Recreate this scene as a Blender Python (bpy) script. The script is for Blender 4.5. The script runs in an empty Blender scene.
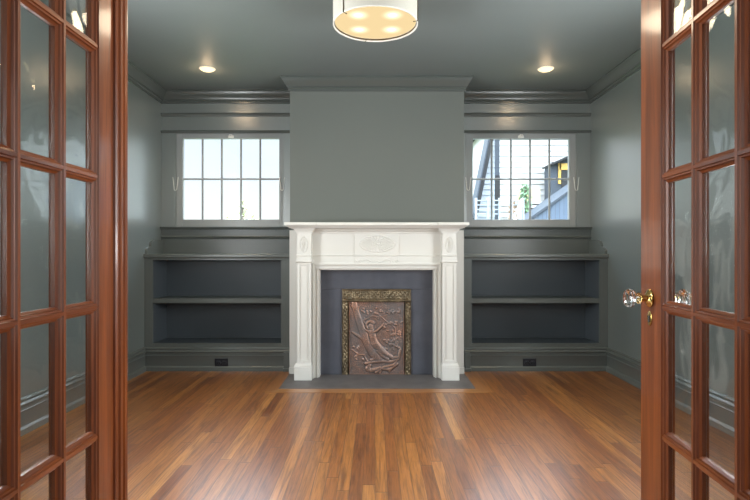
import bpy, bmesh, math, random
from mathutils import Vector, Matrix, noise
random.seed(7)
S = bpy.context.scene
COL = S.collection
F = 530.0; CX = 375.0; CY = 252.0; EYE = 1.07

def PX(px, Y): return (px - CX) * Y / F           # photograph column at depth Y -> X
def PZ(py, Y): return EYE + (CY - py) * Y / F      # photograph row at depth Y -> Z

# ------------------------------------------------------------------ nodes / materials
class N:
    def __init__(s, name):
        s.m = bpy.data.materials.new(name); s.m.use_nodes = True
        s.t = s.m.node_tree; s.t.nodes.clear()
        s.out = s.t.nodes.new('ShaderNodeOutputMaterial')
    def n(s, kind, **kw):
        nd = s.t.nodes.new('ShaderNode' + kind)
        for k, v in kw.items():
            if k[0] == '_': setattr(nd, k[1:], v)
        return nd
    def l(s, a, b): s.t.links.new(a, b)
    def math(s, op, a, b=None, c=None):
        nd = s.n('Math', _operation=op)
        for i, v in enumerate((a, b, c)):
            if v is None: continue
            if isinstance(v, (int, float)): nd.inputs[i].default_value = v
            else: s.l(v, nd.inputs[i])
        return nd.outputs[0]
    def coords(s, scale=(1, 1, 1), rot=(0, 0, 0)):
        tc = s.n('TexCoord'); mp = s.n('Mapping')
        mp.inputs['Scale'].default_value = scale; mp.inputs['Rotation'].default_value = rot
        s.l(tc.outputs['Object'], mp.inputs[0]); return mp.outputs[0]
    def noise(s, vec, scale=5, detail=3, rough=.5, dist=0):
        nd = s.n('TexNoise'); s.l(vec, nd.inputs['Vector'])
        nd.inputs['Scale'].default_value = scale; nd.inputs['Detail'].default_value = detail
        nd.inputs['Roughness'].default_value = rough; nd.inputs['Distortion'].default_value = dist
        return nd.outputs['Fac']
    def ramp(s, fac, stops):
        nd = s.n('ValToRGB'); e = nd.color_ramp.elements
        while len(e) < len(stops): e.new(.5)
        for i, (p, c) in enumerate(stops):
            e[i].position = p; e[i].color = (*c, 1) if len(c) == 3 else c
        s.l(fac, nd.inputs[0]); return nd.outputs[0]
    def mix(s, fac, a, b, mode='MIX'):
        nd = s.n('Mix', _data_type='RGBA', _blend_type=mode)
        for i, v in ((0, fac), (6, a), (7, b)):
            if isinstance(v, (int, float)): nd.inputs[i].default_value = v
            elif isinstance(v, tuple): nd.inputs[i].default_value = (*v, 1)
            else: s.l(v, nd.inputs[i])
        return nd.outputs[2]
    def bump(s, h, strength=.2, dist=.01):
        nd = s.n('Bump'); nd.inputs['Strength'].default_value = strength
        nd.inputs['Distance'].default_value = dist; s.l(h, nd.inputs['Height']); return nd.outputs[0]
    def pbr(s, color, rough=.5, metal=0, spec=.5, normal=None, coat=0, coat_rough=.1, trans=0, ior=1.5):
        b = s.n('BsdfPrincipled')
        def put(k, v):
            if isinstance(v, tuple): b.inputs[k].default_value = (*v, 1)
            elif isinstance(v, (int, float)): b.inputs[k].default_value = v
            else: s.l(v, b.inputs[k])
        put('Base Color', color); put('Roughness', rough); put('Metallic', metal)
        put('Specular IOR Level', spec); put('Coat Weight', coat); put('Coat Roughness', coat_rough)
        put('Transmission Weight', trans); put('IOR', ior)
        if normal is not None: s.l(normal, b.inputs['Normal'])
        s.l(b.outputs[0], s.out.inputs[0]); return s.m

def paint(name, col, rough=.32, spec=.6, stipple=.06, ior=1.5, coat=0):
    n = N(name); v = n.coords()
    big = n.noise(v, 1.3, 3); c = n.mix(big, tuple(x * .96 for x in col), tuple(x * 1.04 for x in col))
    v2 = n.coords((60, 60, 22)); fine = n.noise(v2, 1, 2)
    brush = n.noise(n.coords((5, 5, 2.0)), 1, 2)
    h = n.math('ADD', fine, n.math('MULTIPLY', brush, 2.5))
    return n.pbr(c, rough, spec=spec, ior=ior, coat=coat, coat_rough=.30, normal=n.bump(h, stipple, .01))

M = {}
GREEN = (.131, .155, .147)
M['wall'] = paint('wall_paint', GREEN, .32, 1.0, .04, 2.0, .7)
M['breast'] = paint('chimney_paint', (.128, .139, .125), .5, .35, .04)
M['ceil'] = paint('ceiling_paint', (.148, .165, .160), .55, .35, .04)
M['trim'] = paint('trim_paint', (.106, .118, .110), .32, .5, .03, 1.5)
M['crown'] = paint('crown_paint_shaded', (.076, .087, .081), .24, .6, .02)  # trim paint made darker: the crown's shade is put into the colour
M['case'] = paint('bookcase_paint_shaded', (.074, .088, .099), .42, .4, .03)  # case interior: shade and bluish light are put into the colour
M['sash'] = paint('sash_paint_glare', (.31, .33, .33), .3, .6, .03)  # wall paint made lighter: window glare is put into the colour
M['white'] = paint('mantel_paint', (.66, .645, .60), .4, .4, .02)
M['plaster'] = paint('adjoining_wall_paint', (.72, .70, .66), .6, .3, .02)

def m_floor():
    n = N('oak_strip_floor'); tc = n.n('TexCoord'); sp = n.n('SeparateXYZ'); n.l(tc.outputs['Object'], sp.inputs[0])
    x, y = sp.outputs[0], sp.outputs[1]
    bx = n.math('DIVIDE', x, .0572); idx = n.math('FLOOR', bx); fx = n.math('FRACT', bx)
    wn = n.n('TexWhiteNoise', _noise_dimensions='1D'); n.l(idx, wn.inputs['W'])
    yo = n.math('ADD', n.math('DIVIDE', y, 1.35), n.math('MULTIPLY', wn.outputs['Value'], 7.3))
    iy = n.math('FLOOR', yo); fy = n.math('FRACT', yo)
    cb = n.n('CombineXYZ'); n.l(idx, cb.inputs[0]); n.l(iy, cb.inputs[1])
    w2 = n.n('TexWhiteNoise', _noise_dimensions='3D'); n.l(cb.outputs[0], w2.inputs['Vector'])
    rnd = w2.outputs['Value']
    # grain: each board has its own slice of noise
    gv = n.n('CombineXYZ')
    n.l(n.math('MULTIPLY', x, 46), gv.inputs[0]); n.l(n.math('MULTIPLY', y, 2.3), gv.inputs[1])
    n.l(n.math('MULTIPLY', rnd, 60), gv.inputs[2])
    g = n.noise(gv.outputs[0], 1, 5, .62, 1.1)
    gv2 = n.n('CombineXYZ')
    n.l(n.math('MULTIPLY', x, 240), gv2.inputs[0]); n.l(n.math('MULTIPLY', y, 9), gv2.inputs[1]); n.l(n.math('MULTIPLY', rnd, 90), gv2.inputs[2])
    g2 = n.noise(gv2.outputs[0], 1, 3, .6)
    base = n.ramp(rnd, [(0, (.155, .047, .008)), (.3, (.210, .070, .012)), (.6, (.245, .088, .016)), (.85, (.285, .110, .022)), (1, (.35, .150, .034))])
    grain = n.ramp(g, [(.34, (.58, .52, .46)), (.5, (1.08, 1.08, 1.08)), (.66, (1.42, 1.38, 1.32))])
    c = n.mix(1.0, base, grain, 'MULTIPLY')
    fineg = n.ramp(g2, [(.35, (.72, .66, .6)), (.55, (1.06, 1.06, 1.06))])
    c = n.mix(.75, c, fineg, 'MULTIPLY')
    seam = n.math('MINIMUM', fx, n.math('SUBTRACT', 1.0, fx))
    seamf = n.ramp(seam, [(.0, (1, 1, 1)), (.045, (0, 0, 0))])
    ends = n.math('MINIMUM', fy, n.math('SUBTRACT', 1.0, fy)); endf = n.ramp(ends, [(0, (1, 1, 1)), (.0016, (0, 0, 0))])
    sm = n.math('MAXIMUM', seamf, endf)
    c = n.mix(n.math('MULTIPLY', sm, .8), c, (.05, .018, .006))
    wear = n.noise(n.coords((1, .7, 1)), 2.2, 4)
    r = n.math('ADD', n.math('MULTIPLY', wear, .12), .25)
    h = n.math('SUBTRACT', n.math('MULTIPLY', g2, .12), n.math('MULTIPLY', sm, 1.0))
    h = n.math('ADD', h, n.math('MULTIPLY', n.noise(n.coords((9, .8, 1)), 1, 1), .5))
    return n.pbr(c, r, spec=.6, normal=n.bump(h, .15, .003), coat=.35, coat_rough=.2)
M['floor'] = m_floor()

def m_wood(name, a, b, sc=(30, 30, 1.6), rough=.34, coat=.5):
    n = N(name); v = n.coords(sc); g = n.noise(v, 1, 5, .6, .8); g2 = n.noise(n.coords(tuple(s * 5 for s in sc)), 1, 3)
    c = n.ramp(g, [(.3, a), (.7, b)]); c = n.mix(.5, c, n.ramp(g2, [(.35, (.7, .65, .62)), (.6, (1.05, 1.05, 1.05))]), 'MULTIPLY')
    return n.pbr(c, rough, spec=.4, normal=n.bump(g2, .05, .002), coat=coat, coat_rough=.11)
M['mahog'] = m_wood('mahogany_upright', (.118, .026, .006), (.26, .066, .014))
M['mahogh'] = m_wood('mahogany_crosswise', (.118, .026, .006), (.26, .066, .014), (30, 1.6, 30))
M['oakx'] = m_wood('oak_border_lengthwise', (.30, .12, .032), (.44, .2, .065), (2, 40, 30), .3)
M['oaky'] = m_wood('oak_border_crosswise', (.27, .1, .027), (.40, .17, .05), (40, 2, 30), .3)

def m_slate(name, a, b, rough):
    n = N(name); v = n.coords(); g = n.noise(v, 6, 6, .6); f = n.noise(v, 60, 3)
    c = n.ramp(g, [(.3, a), (.7, b)])
    return n.pbr(c, rough, spec=.4, normal=n.bump(f, .08, .004))
M['slate'] = m_slate('dark_slate', (.058, .062, .078), (.085, .09, .110), .42)
M['hearth'] = m_slate('grey_slate', (.10, .092, .092), (.15, .138, .135), .5)

def m_metal(name, a, b, c3, rough=.4, sc=9, metal=.85):
    n = N(name); v = n.coords(); g = n.noise(v, sc, 5, .62, .4); f = n.noise(v, 130, 2)
    c = n.ramp(g, [(.3, a), (.52, b), (.72, c3)])
    return n.pbr(c, n.math('ADD', n.math('MULTIPLY', f, .2), rough - .1), metal=metal, spec=.5, normal=n.bump(f, .15, .002))
def m_relief():
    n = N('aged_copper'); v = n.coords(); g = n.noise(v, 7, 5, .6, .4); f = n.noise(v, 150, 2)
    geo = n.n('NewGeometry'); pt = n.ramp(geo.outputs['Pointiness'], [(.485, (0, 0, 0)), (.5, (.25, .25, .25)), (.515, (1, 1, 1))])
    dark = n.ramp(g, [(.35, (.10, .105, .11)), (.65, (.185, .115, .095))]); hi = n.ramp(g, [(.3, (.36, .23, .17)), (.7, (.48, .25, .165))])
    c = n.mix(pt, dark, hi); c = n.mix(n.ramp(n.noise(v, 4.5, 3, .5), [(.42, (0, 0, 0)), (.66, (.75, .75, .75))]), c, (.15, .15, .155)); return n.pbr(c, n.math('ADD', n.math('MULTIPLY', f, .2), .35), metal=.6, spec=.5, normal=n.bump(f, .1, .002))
M['copper'] = m_relief()
M['bronze'] = m_metal('aged_brass', (.07, .056, .036), (.15, .115, .07), (.30, .235, .145), .42, 14, .7)
M['brass'] = m_metal('polished_brass', (.50, .34, .11), (.62, .43, .15), (.7, .5, .2), .22, 20, 1)
M['darkbrass'] = m_metal('dark_bronze', (.10, .07, .04), (.14, .10, .055), (.2, .14, .08), .35, 20, 1)
n = N('white_hook_metal'); M['hook'] = n.pbr((.78, .78, .74), .35, metal=.3)
n = N('black_plastic'); M['black'] = n.pbr((.012, .014, .02), .35)
n = N('dark_plastic_recess'); M['slot'] = n.pbr((.05, .055, .065), .5)
n = N('flue_black'); M['soot'] = n.pbr((.02, .02, .02), .8)
n = N('crystal'); M['crystal'] = n.pbr((1, 1, 1), .0, trans=1, ior=1.52)

def m_glass(name, wav, strength):
    n = N(name); tr = n.n('BsdfTransparent'); gl = n.n('BsdfGlossy'); gl.inputs['Roughness'].default_value = .02
    tr.inputs[0].default_value = (.97, .985, .98, 1)
    h = n.noise(n.coords(wav), 1, 2, .5, .6); bp = n.bump(h, strength, .02)
    mx = n.n('MixShader'); ge = n.n('NewGeometry'); dt = n.n('VectorMath', _operation='DOT_PRODUCT')
    n.l(ge.outputs['Incoming'], dt.inputs[0]); n.l(ge.outputs['Normal'], dt.inputs[1])
    q = n.math('SUBTRACT', 1.0, n.math('ABSOLUTE', dt.outputs['Value']))
    fac = n.math('ADD', n.math('MULTIPLY', n.math('POWER', q, 5), .96), .04)
    n.l(bp, gl.inputs['Normal'])
    n.l(fac, mx.inputs[0]); n.l(tr.outputs[0], mx.inputs[1]); n.l(gl.outputs[0], mx.inputs[2])
    n.l(mx.outputs[0], n.out.inputs[0]); return n.m
M['glass'] = m_glass('old_wavy_glass', (6, 9, 5), .25)
M['wglass'] = m_glass('window_glass', (3, 3, 3), .05)

def m_shade():
    n = N('white_linen_shade'); d = n.n('BsdfDiffuse'); t = n.n('BsdfTranslucent')
    w = n.noise(n.coords((300, 300, 300)), 1, 1)
    c = n.ramp(w, [(.3, (.60, .585, .53)), (.7, (.65, .635, .58))]); n.l(c, d.inputs[0]); n.l(c, t.inputs[0])
    e = n.n('Emission'); e.inputs[0].default_value = (1, .93, .8, 1); e.inputs[1].default_value = .12
    mx = n.n('MixShader'); mx.inputs[0].default_value = .4; n.l(d.outputs[0], mx.inputs[1]); n.l(t.outputs[0], mx.inputs[2])
    ad = n.n('AddShader'); n.l(mx.outputs[0], ad.inputs[0]); n.l(e.outputs[0], ad.inputs[1])
    n.l(ad.outputs[0], n.out.inputs[0]); return n.m
M['shade'] = m_shade()
def m_emit(name, col, s):
    n = N(name); e = n.n('Emission'); e.inputs[0].default_value = (*col, 1); e.inputs[1].default_value = s
    n.l(e.outputs[0], n.out.inputs[0]); return n.m
def m_diffuser():
    # frosted glass plate with four lit lamps behind it
    n = N('lit_frosted_glass'); tc = n.n('TexCoord'); tot = None
    for a in (0, 1, 2, 3):
        ang = math.radians(45 + 90 * a); q = (math.cos(ang) * .138, math.sin(ang) * .138, 0)
        vm = n.n('VectorMath', _operation='DISTANCE'); vm.inputs[1].default_value = q
        sub = n.n('VectorMath', _operation='MULTIPLY'); sub.inputs[1].default_value = (1, 1, 0)
        n.l(tc.outputs['Object'], sub.inputs[0]); n.l(sub.outputs[0], vm.inputs[0])
        g = n.math('POWER', n.math('MAXIMUM', n.math('SUBTRACT', 1.0, n.math('DIVIDE', vm.outputs['Value'], .075)), 0), 1.7)
        tot = g if tot is None else n.math('ADD', tot, g)
    c = n.ramp(tot, [(0, (.95, .72, .38)), (.6, (1, .9, .66)), (1, (1, .97, .88))])
    e = n.n('Emission'); n.l(c, e.inputs[0]); n.l(n.math('ADD', n.math('MULTIPLY', tot, 1.1), 1.02), e.inputs[1])
    n.l(e.outputs[0], n.out.inputs[0]); return n.m
M['diff'] = m_diffuser()
M['led'] = m_emit('lit_downlight_lens', (1, .84, .52), 1.7)
n = N('downlight_white'); M['dltrim'] = n.pbr((.75, .72, .66), .4)

def m_siding(name, col):
    n = N(name); g = n.noise(n.coords((2, 2, 14)), 3, 4); c = n.ramp(g, [(.3, tuple(x * .9 for x in col)), (.7, col)])
    return n.pbr(c, .7)
M['siding'] = m_siding('white_clapboard', (.60, .60, .59))
M['sidingb'] = m_siding('shaded_clapboard_grey_rail', (.38, .42, .46))  # gable wall's blue-grey shade is in the colour; railing is plain grey
M['rake'] = m_siding('dark_grey_boards', (.02, .021, .023))
M['bluetrim'] = m_siding('blue_grey_boards', (.055, .07, .09))
M['yellow'] = m_siding('yellow_boards', (.62, .40, .10))
M['yell2'] = m_siding('pale_yellow_panel', (.75, .66, .30))
M['timber'] = m_siding('brown_timber', (.30, .2, .13))
M['grass'] = m_siding('lawn', (.08, .13, .04))
def m_shingle():
    n = N('blue_shingles'); br = n.n('TexBrick'); n.l(n.coords((1, 1, 1)), br.inputs[0])
    br.inputs['Scale'].default_value = 7; br.inputs['Color1'].default_value = (.10, .14, .20, 1); br.inputs['Color2'].default_value = (.16, .20, .26, 1)
    br.inputs['Mortar'].default_value = (.06, .08, .12, 1); br.inputs['Mortar Size'].default_value = .03
    return n.pbr(br.outputs[0], .8)
M['shingle'] = m_shingle()
n = N('pale_leaves'); M['leaf'] = n.pbr(n.ramp(n.noise(n.coords((3, 3, 3)), 2, 2), [(.3, (.36, .42, .22)), (.7, (.58, .56, .34))]), .6)
n = N('green_leaves'); M['leafg'] = n.pbr(n.ramp(n.noise(n.coords((3, 3, 3)), 2, 2), [(.3, (.12, .24, .12)), (.7, (.3, .45, .26))]), .6)
n = N('bark'); M['bark'] = n.pbr(n.ramp(n.noise(n.coords((8, 8, 2)), 2, 4), [(.3, (.12, .09, .06)), (.7, (.25, .2, .15))]), .9)

# ------------------------------------------------------------------ mesh helpers
W = {}      # world origin of each parent
def BM(): return bmesh.new()
def box(bm, x0, x1, y0, y1, z0, z1, bev=0):
    r = bmesh.ops.create_cube(bm, size=1)
    vs = r['verts']
    for v in vs:
        v.co = ((x0 + x1) / 2 + v.co.x * (x1 - x0), (y0 + y1) / 2 + v.co.y * (y1 - y0), (z0 + z1) / 2 + v.co.z * (z1 - z0))
    if bev > 0:
        es = list({e for v in vs for e in v.link_edges})
        bmesh.ops.bevel(bm, geom=es, offset=bev, segments=2, profile=.5, affect='EDGES')
    return vs
def sweep(bm, path, prof, closed_prof=True, side=1):
    """path: [(x,y)], prof: [(out, z)]; out is measured to the right of the path (side=1)."""
    P = [Vector(p) for p in path]; rings = []
    for i, p in enumerate(P):
        ns = []
        for a, b in ((i - 1, i), (i, i + 1)):
            if a < 0 or b >= len(P): continue
            d = (P[b] - P[a]).normalized(); ns.append(Vector((d.y, -d.x)) * side)
        if len(ns) == 2:
            m = (ns[0] + ns[1]).normalized(); m = m / max(.2, m.dot(ns[0]))
        else: m = ns[0]
        rings.append([bm.verts.new((p.x + m.x * o, p.y + m.y * o, z)) for o, z in prof])
    k = len(prof)
    for r0, r1 in zip(rings, rings[1:]):
        for j in range(k if closed_prof else k - 1):
            bm.faces.new((r0[j], r0[(j + 1) % k], r1[(j + 1) % k], r1[j]))
    if closed_prof:
        bm.faces.new(rings[0]); bm.faces.new(rings[-1][::-1])
def prism(bm, pts, axis, a, b):
    """pts 2-D outline extruded along axis from a to b."""
    def mk(p, t):
        return {'x': (t, p[0], p[1]), 'y': (p[0], t, p[1]), 'z': (p[0], p[1], t)}[axis]
    A = [bm.verts.new(mk(p, a)) for p in pts]; B = [bm.verts.new(mk(p, b)) for p in pts]
    k = len(pts); bm.faces.new(A); bm.faces.new(B[::-1])
    for i in range(k): bm.faces.new((A[i], B[i], B[(i + 1) % k], A[(i + 1) % k]))
def tube(bm, pts, r, seg=8, cap=True):
    P = [Vector(p) for p in pts]; rings = []
    rr = r if isinstance(r, (list, tuple)) else [r] * len(P)
    up = None
    for i, p in enumerate(P):
        d = ((P[min(i + 1, len(P) - 1)] - P[max(i - 1, 0)])).normalized()
        if up is None or abs(up.dot(d)) > .95: up = Vector((0, 0, 1)) if abs(d.z) < .9 else Vector((1, 0, 0))
        s = d.cross(up).normalized(); u = s.cross(d).normalized(); up = u
        rings.append([bm.verts.new(p + (s * math.cos(2 * math.pi * j / seg) + u * math.sin(2 * math.pi * j / seg)) * rr[i]) for j in range(seg)])
    for a, b in zip(rings, rings[1:]):
        for j in range(seg): bm.faces.new((a[j], a[(j + 1) % seg], b[(j + 1) % seg], b[j]))
    if cap: bm.faces.new(rings[0][::-1]); bm.faces.new(rings[-1])
def lathe(bm, prof, seg, mat=None, cap=True):
    """prof [(r, h)] about local z, then transformed by mat."""
    rings = []
    for r, h in prof:
        rings.append([bm.verts.new((r * math.cos(2 * math.pi * j / seg), r * math.sin(2 * math.pi * j / seg), h)) for j in range(seg)])
    for a, b in zip(rings, rings[1:]):
        for j in range(seg): bm.faces.new((a[j], a[(j + 1) % seg], b[(j + 1) % seg], b[j]))
    if cap: bm.faces.new(rings[0][::-1]); bm.faces.new(rings[-1])
    if mat is not None:
        for rg in rings:
            for v in rg: v.co = mat @ v.co
def obj(name, bm, mat, parent=None, smooth=True, local=False, angle=35, label=None):
    bmesh.ops.recalc_face_normals(bm, faces=bm.faces)
    if parent is not None and not local:
        bmesh.ops.translate(bm, verts=bm.verts, vec=-W[parent.name])
    me = bpy.data.meshes.new(name); 
    for f in bm.faces: f.smooth = smooth
    bm.to_mesh(me); bm.free()
    if smooth: me.set_sharp_from_angle(angle=math.radians(angle))
    me.materials.append(mat)
    o = bpy.data.objects.new(name, me); COL.objects.link(o)
    if parent is not None: o.parent = parent; W[o.name] = W[parent.name].copy()
    else: W[o.name] = Vector((0, 0, 0))
    if label: o['label'] = label
    return o
def tag(o, label, cat, group=None, kind=None):
    o['label'] = label; o['category'] = cat
    if group: o['group'] = group
    if kind: o['kind'] = kind
    return o
def root(name, loc, label, cat, group=None, kind=None):
    o = bpy.data.objects.new(name, None); COL.objects.link(o); o.location = loc; o.empty_display_size = .1
    W[o.name] = Vector(loc); return tag(o, label, cat, group, kind)
def struct(name, bm, mat, label, cat, smooth=False):
    return tag(obj(name, bm, mat, smooth=smooth), label, cat, kind='structure')
def copy_tree(o, parent=None):
    c = o.copy(); COL.objects.link(c)
    if parent is not None: c.parent = parent
    for ch in list(o.children): copy_tree(ch, c)
    return c

# ------------------------------------------------------------------ room numbers
XL, XR = -2.085, 2.105
YF, YB = .80, 5.18          # doorway wall / window wall
H = 2.637
BX0, BX1, BY = -.766, .802, 4.775   # chimney breast
T = .16
YR = -3.2                   # far end of the adjoining room (behind the camera)

# floor, ceiling, walls
bm = BM(); box(bm, XL - T, XR + T, YR - T, YB + T, -.1, 0)
struct('floor', bm, M['floor'], 'glossy orange brown oak strip floor running towards the fireplace', 'floor')
bm = BM(); box(bm, XL - T, XR + T, YF, YB + T, H, H + .1)
struct('ceiling', bm, M['ceil'], 'smooth grey green painted ceiling over the fireplace room', 'ceiling')
SW = (1.70, 2.84, .75, 2.25)  # openings for the added, unseen side windows
def sidewall(xa, xb):
    bm = BM(); box(bm, xa, xb, YF, SW[0], 0, H); box(bm, xa, xb, SW[1], YB + T, 0, H)
    box(bm, xa, xb, SW[0], SW[1], 0, SW[2]); box(bm, xa, xb, SW[0], SW[1], SW[3], H); return bm
bm = sidewall(XL - T, XL)
struct('wall_left', bm, M['wall'], 'glossy green wall left of the left bookcase', 'wall')
bm = sidewall(XR, XR + T)
struct('wall_right', bm, M['wall'], 'glossy green wall right of the right bookcase', 'wall')

# window openings (sash outer size)
ZW0, ZW1 = 1.315, 2.236
WINS = [(-1.943, -.898), (.897, 1.965)]
bm = BM()
xs = [XL, WINS[0][0], WINS[0][1], WINS[1][0], WINS[1][1], XR]
for a, b in ((0, 1), (2, 3), (4, 5)): box(bm, xs[a], xs[b], YB, YB + T, 0, H)
for a, b in ((1, 2), (3, 4)):
    box(bm, xs[a], xs[b], YB, YB + T, 0, ZW0); box(bm, xs[a], xs[b], YB, YB + T, ZW1, H)
struct('wall_back', bm, M['wall'], 'green painted end wall holding the two small windows', 'wall')

bm = BM()
DX0, DX1, DZ = -.765, .80, 2.075
box(bm, XL, DX0, YF - .14, YF, 0, H); box(bm, DX1, XR, YF - .14, YF, 0, H); box(bm, DX0, DX1, YF - .14, YF, DZ, H)
struct('wall_front', bm, M['wall'], 'green wall with the doorway that the two glazed doors hang in', 'wall')

# chimney breast
bm = BM()
hx0, hx1, hz = -.40, .43, .80
box(bm, BX0, hx0, BY, YB, 0, H); box(bm, hx1, BX1, BY, YB, 0, H); box(bm, hx0, hx1, BY, YB, hz, H)
struct('wall_chimney', bm, M['breast'], 'projecting green chimney breast above the white mantel', 'wall')

# adjoining room behind the camera
bm = BM(); box(bm, XL - T, XR + T, YR - T, YF - .14, H, H + .1); struct('ceiling_adjoining', bm, M['plaster'], 'pale ceiling of the room the camera stands in', 'ceiling')
bm = BM(); box(bm, XL - T, XL, YR, YF - .14, 0, H); struct('wall_adjoining_left', bm, M['plaster'], 'pale left wall of the room the camera stands in', 'wall')
bm = BM(); box(bm, XR, XR + T, YR, YF - .14, 0, H); struct('wall_adjoining_right', bm, M['plaster'], 'pale right wall of the room the camera stands in', 'wall')
bm = BM(); box(bm, XL - T, XR + T, YR - T, YR, 0, H); struct('wall_adjoining_rear', bm, M['plaster'], 'pale rear wall of the room the camera stands in', 'wall')

# crown moulding
CR = [(0, H), (.070, H), (.070, H - .014), (.064, H - .018), (.060, H - .030), (.048, H - .050), (.034, H - .066), (.028, H - .082),
      (.020, H - .084), (.020, H - .094), (.012, H - .1), (.010, H - .118), (0, H - .12)]
path = [(XL, YF), (XL, YB), (BX0, YB), (BX0, BY), (BX1, BY), (BX1, YB), (XR, YB), (XR, YF)]
for i, (a, lab) in enumerate(((path[:3], 'green crown moulding along the left wall and above the left window'),
                              (path[2:6], 'green crown moulding wrapped round the chimney breast'),
                              (path[5:], 'green crown moulding along the right wall and above the right window'))):
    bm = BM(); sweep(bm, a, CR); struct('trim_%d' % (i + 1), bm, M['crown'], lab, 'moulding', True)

# picture rails in the two niches
for i, (a, b, w) in enumerate(((XL, BX0, 'left'), (BX1, XR, 'right'))):
    z = 2.41
    bm = BM(); sweep(bm, [(a, YB), (b, YB)], [(0, z + .014), (.022, z + .014), (.026, z + .006), (.018, z - .002), (.012, z - .016), (0, z - .018)])
    struct('trim_%d' % (i + 4), bm, M['trim'], 'thin green rail between crown and %s window' % w, 'moulding', True)

# baseboards on side walls
BB = [(0, .212), (.012, .212), (.022, .205), (.024, .197), (.016, .19), (.024, .184), (.030, .176), (.028, .168), (.018, .160), (.018, .142), (.022, .138), (.018, .132),
      (.016, .045), (.024, .042), (.032, .032), (.034, .0), (0, 0)]
BF = 4.787    # bookcase face
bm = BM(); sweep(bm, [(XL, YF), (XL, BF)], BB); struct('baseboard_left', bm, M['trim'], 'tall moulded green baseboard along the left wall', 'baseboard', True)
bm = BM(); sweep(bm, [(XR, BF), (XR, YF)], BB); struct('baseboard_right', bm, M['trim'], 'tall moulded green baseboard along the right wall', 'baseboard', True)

# oak border round the hearth (inlaid: a few mm of board set in the floor)
HX0, HX1, HY0 = -.752, .787, 4.14
bm = BM(); e = .0015
prism(bm, [(HX0 - .088, HY0 - .115), (HX1 + .088, HY0 - .115), (HX1, HY0), (HX0, HY0)], 'z', -.01, e)
struct('trim_6', bm, M['oakx'], 'light oak border strip along the front of the hearth', 'border')
bm = BM(); prism(bm, [(HX0 - .088, HY0 - .115), (HX0, HY0), (HX0, 4.74), (HX0 - .088, 4.74)], 'z', -.01, e)
struct('trim_7', bm, M['oaky'], 'oak border strip along the left side of the hearth', 'border')
bm = BM(); prism(bm, [(HX1 + .088, HY0 - .115), (HX1 + .088, 4.74), (HX1, 4.74), (HX1, HY0)], 'z', -.01, e)
struct('trim_8', bm, M['oaky'], 'oak border strip along the right side of the hearth', 'border')

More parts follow.
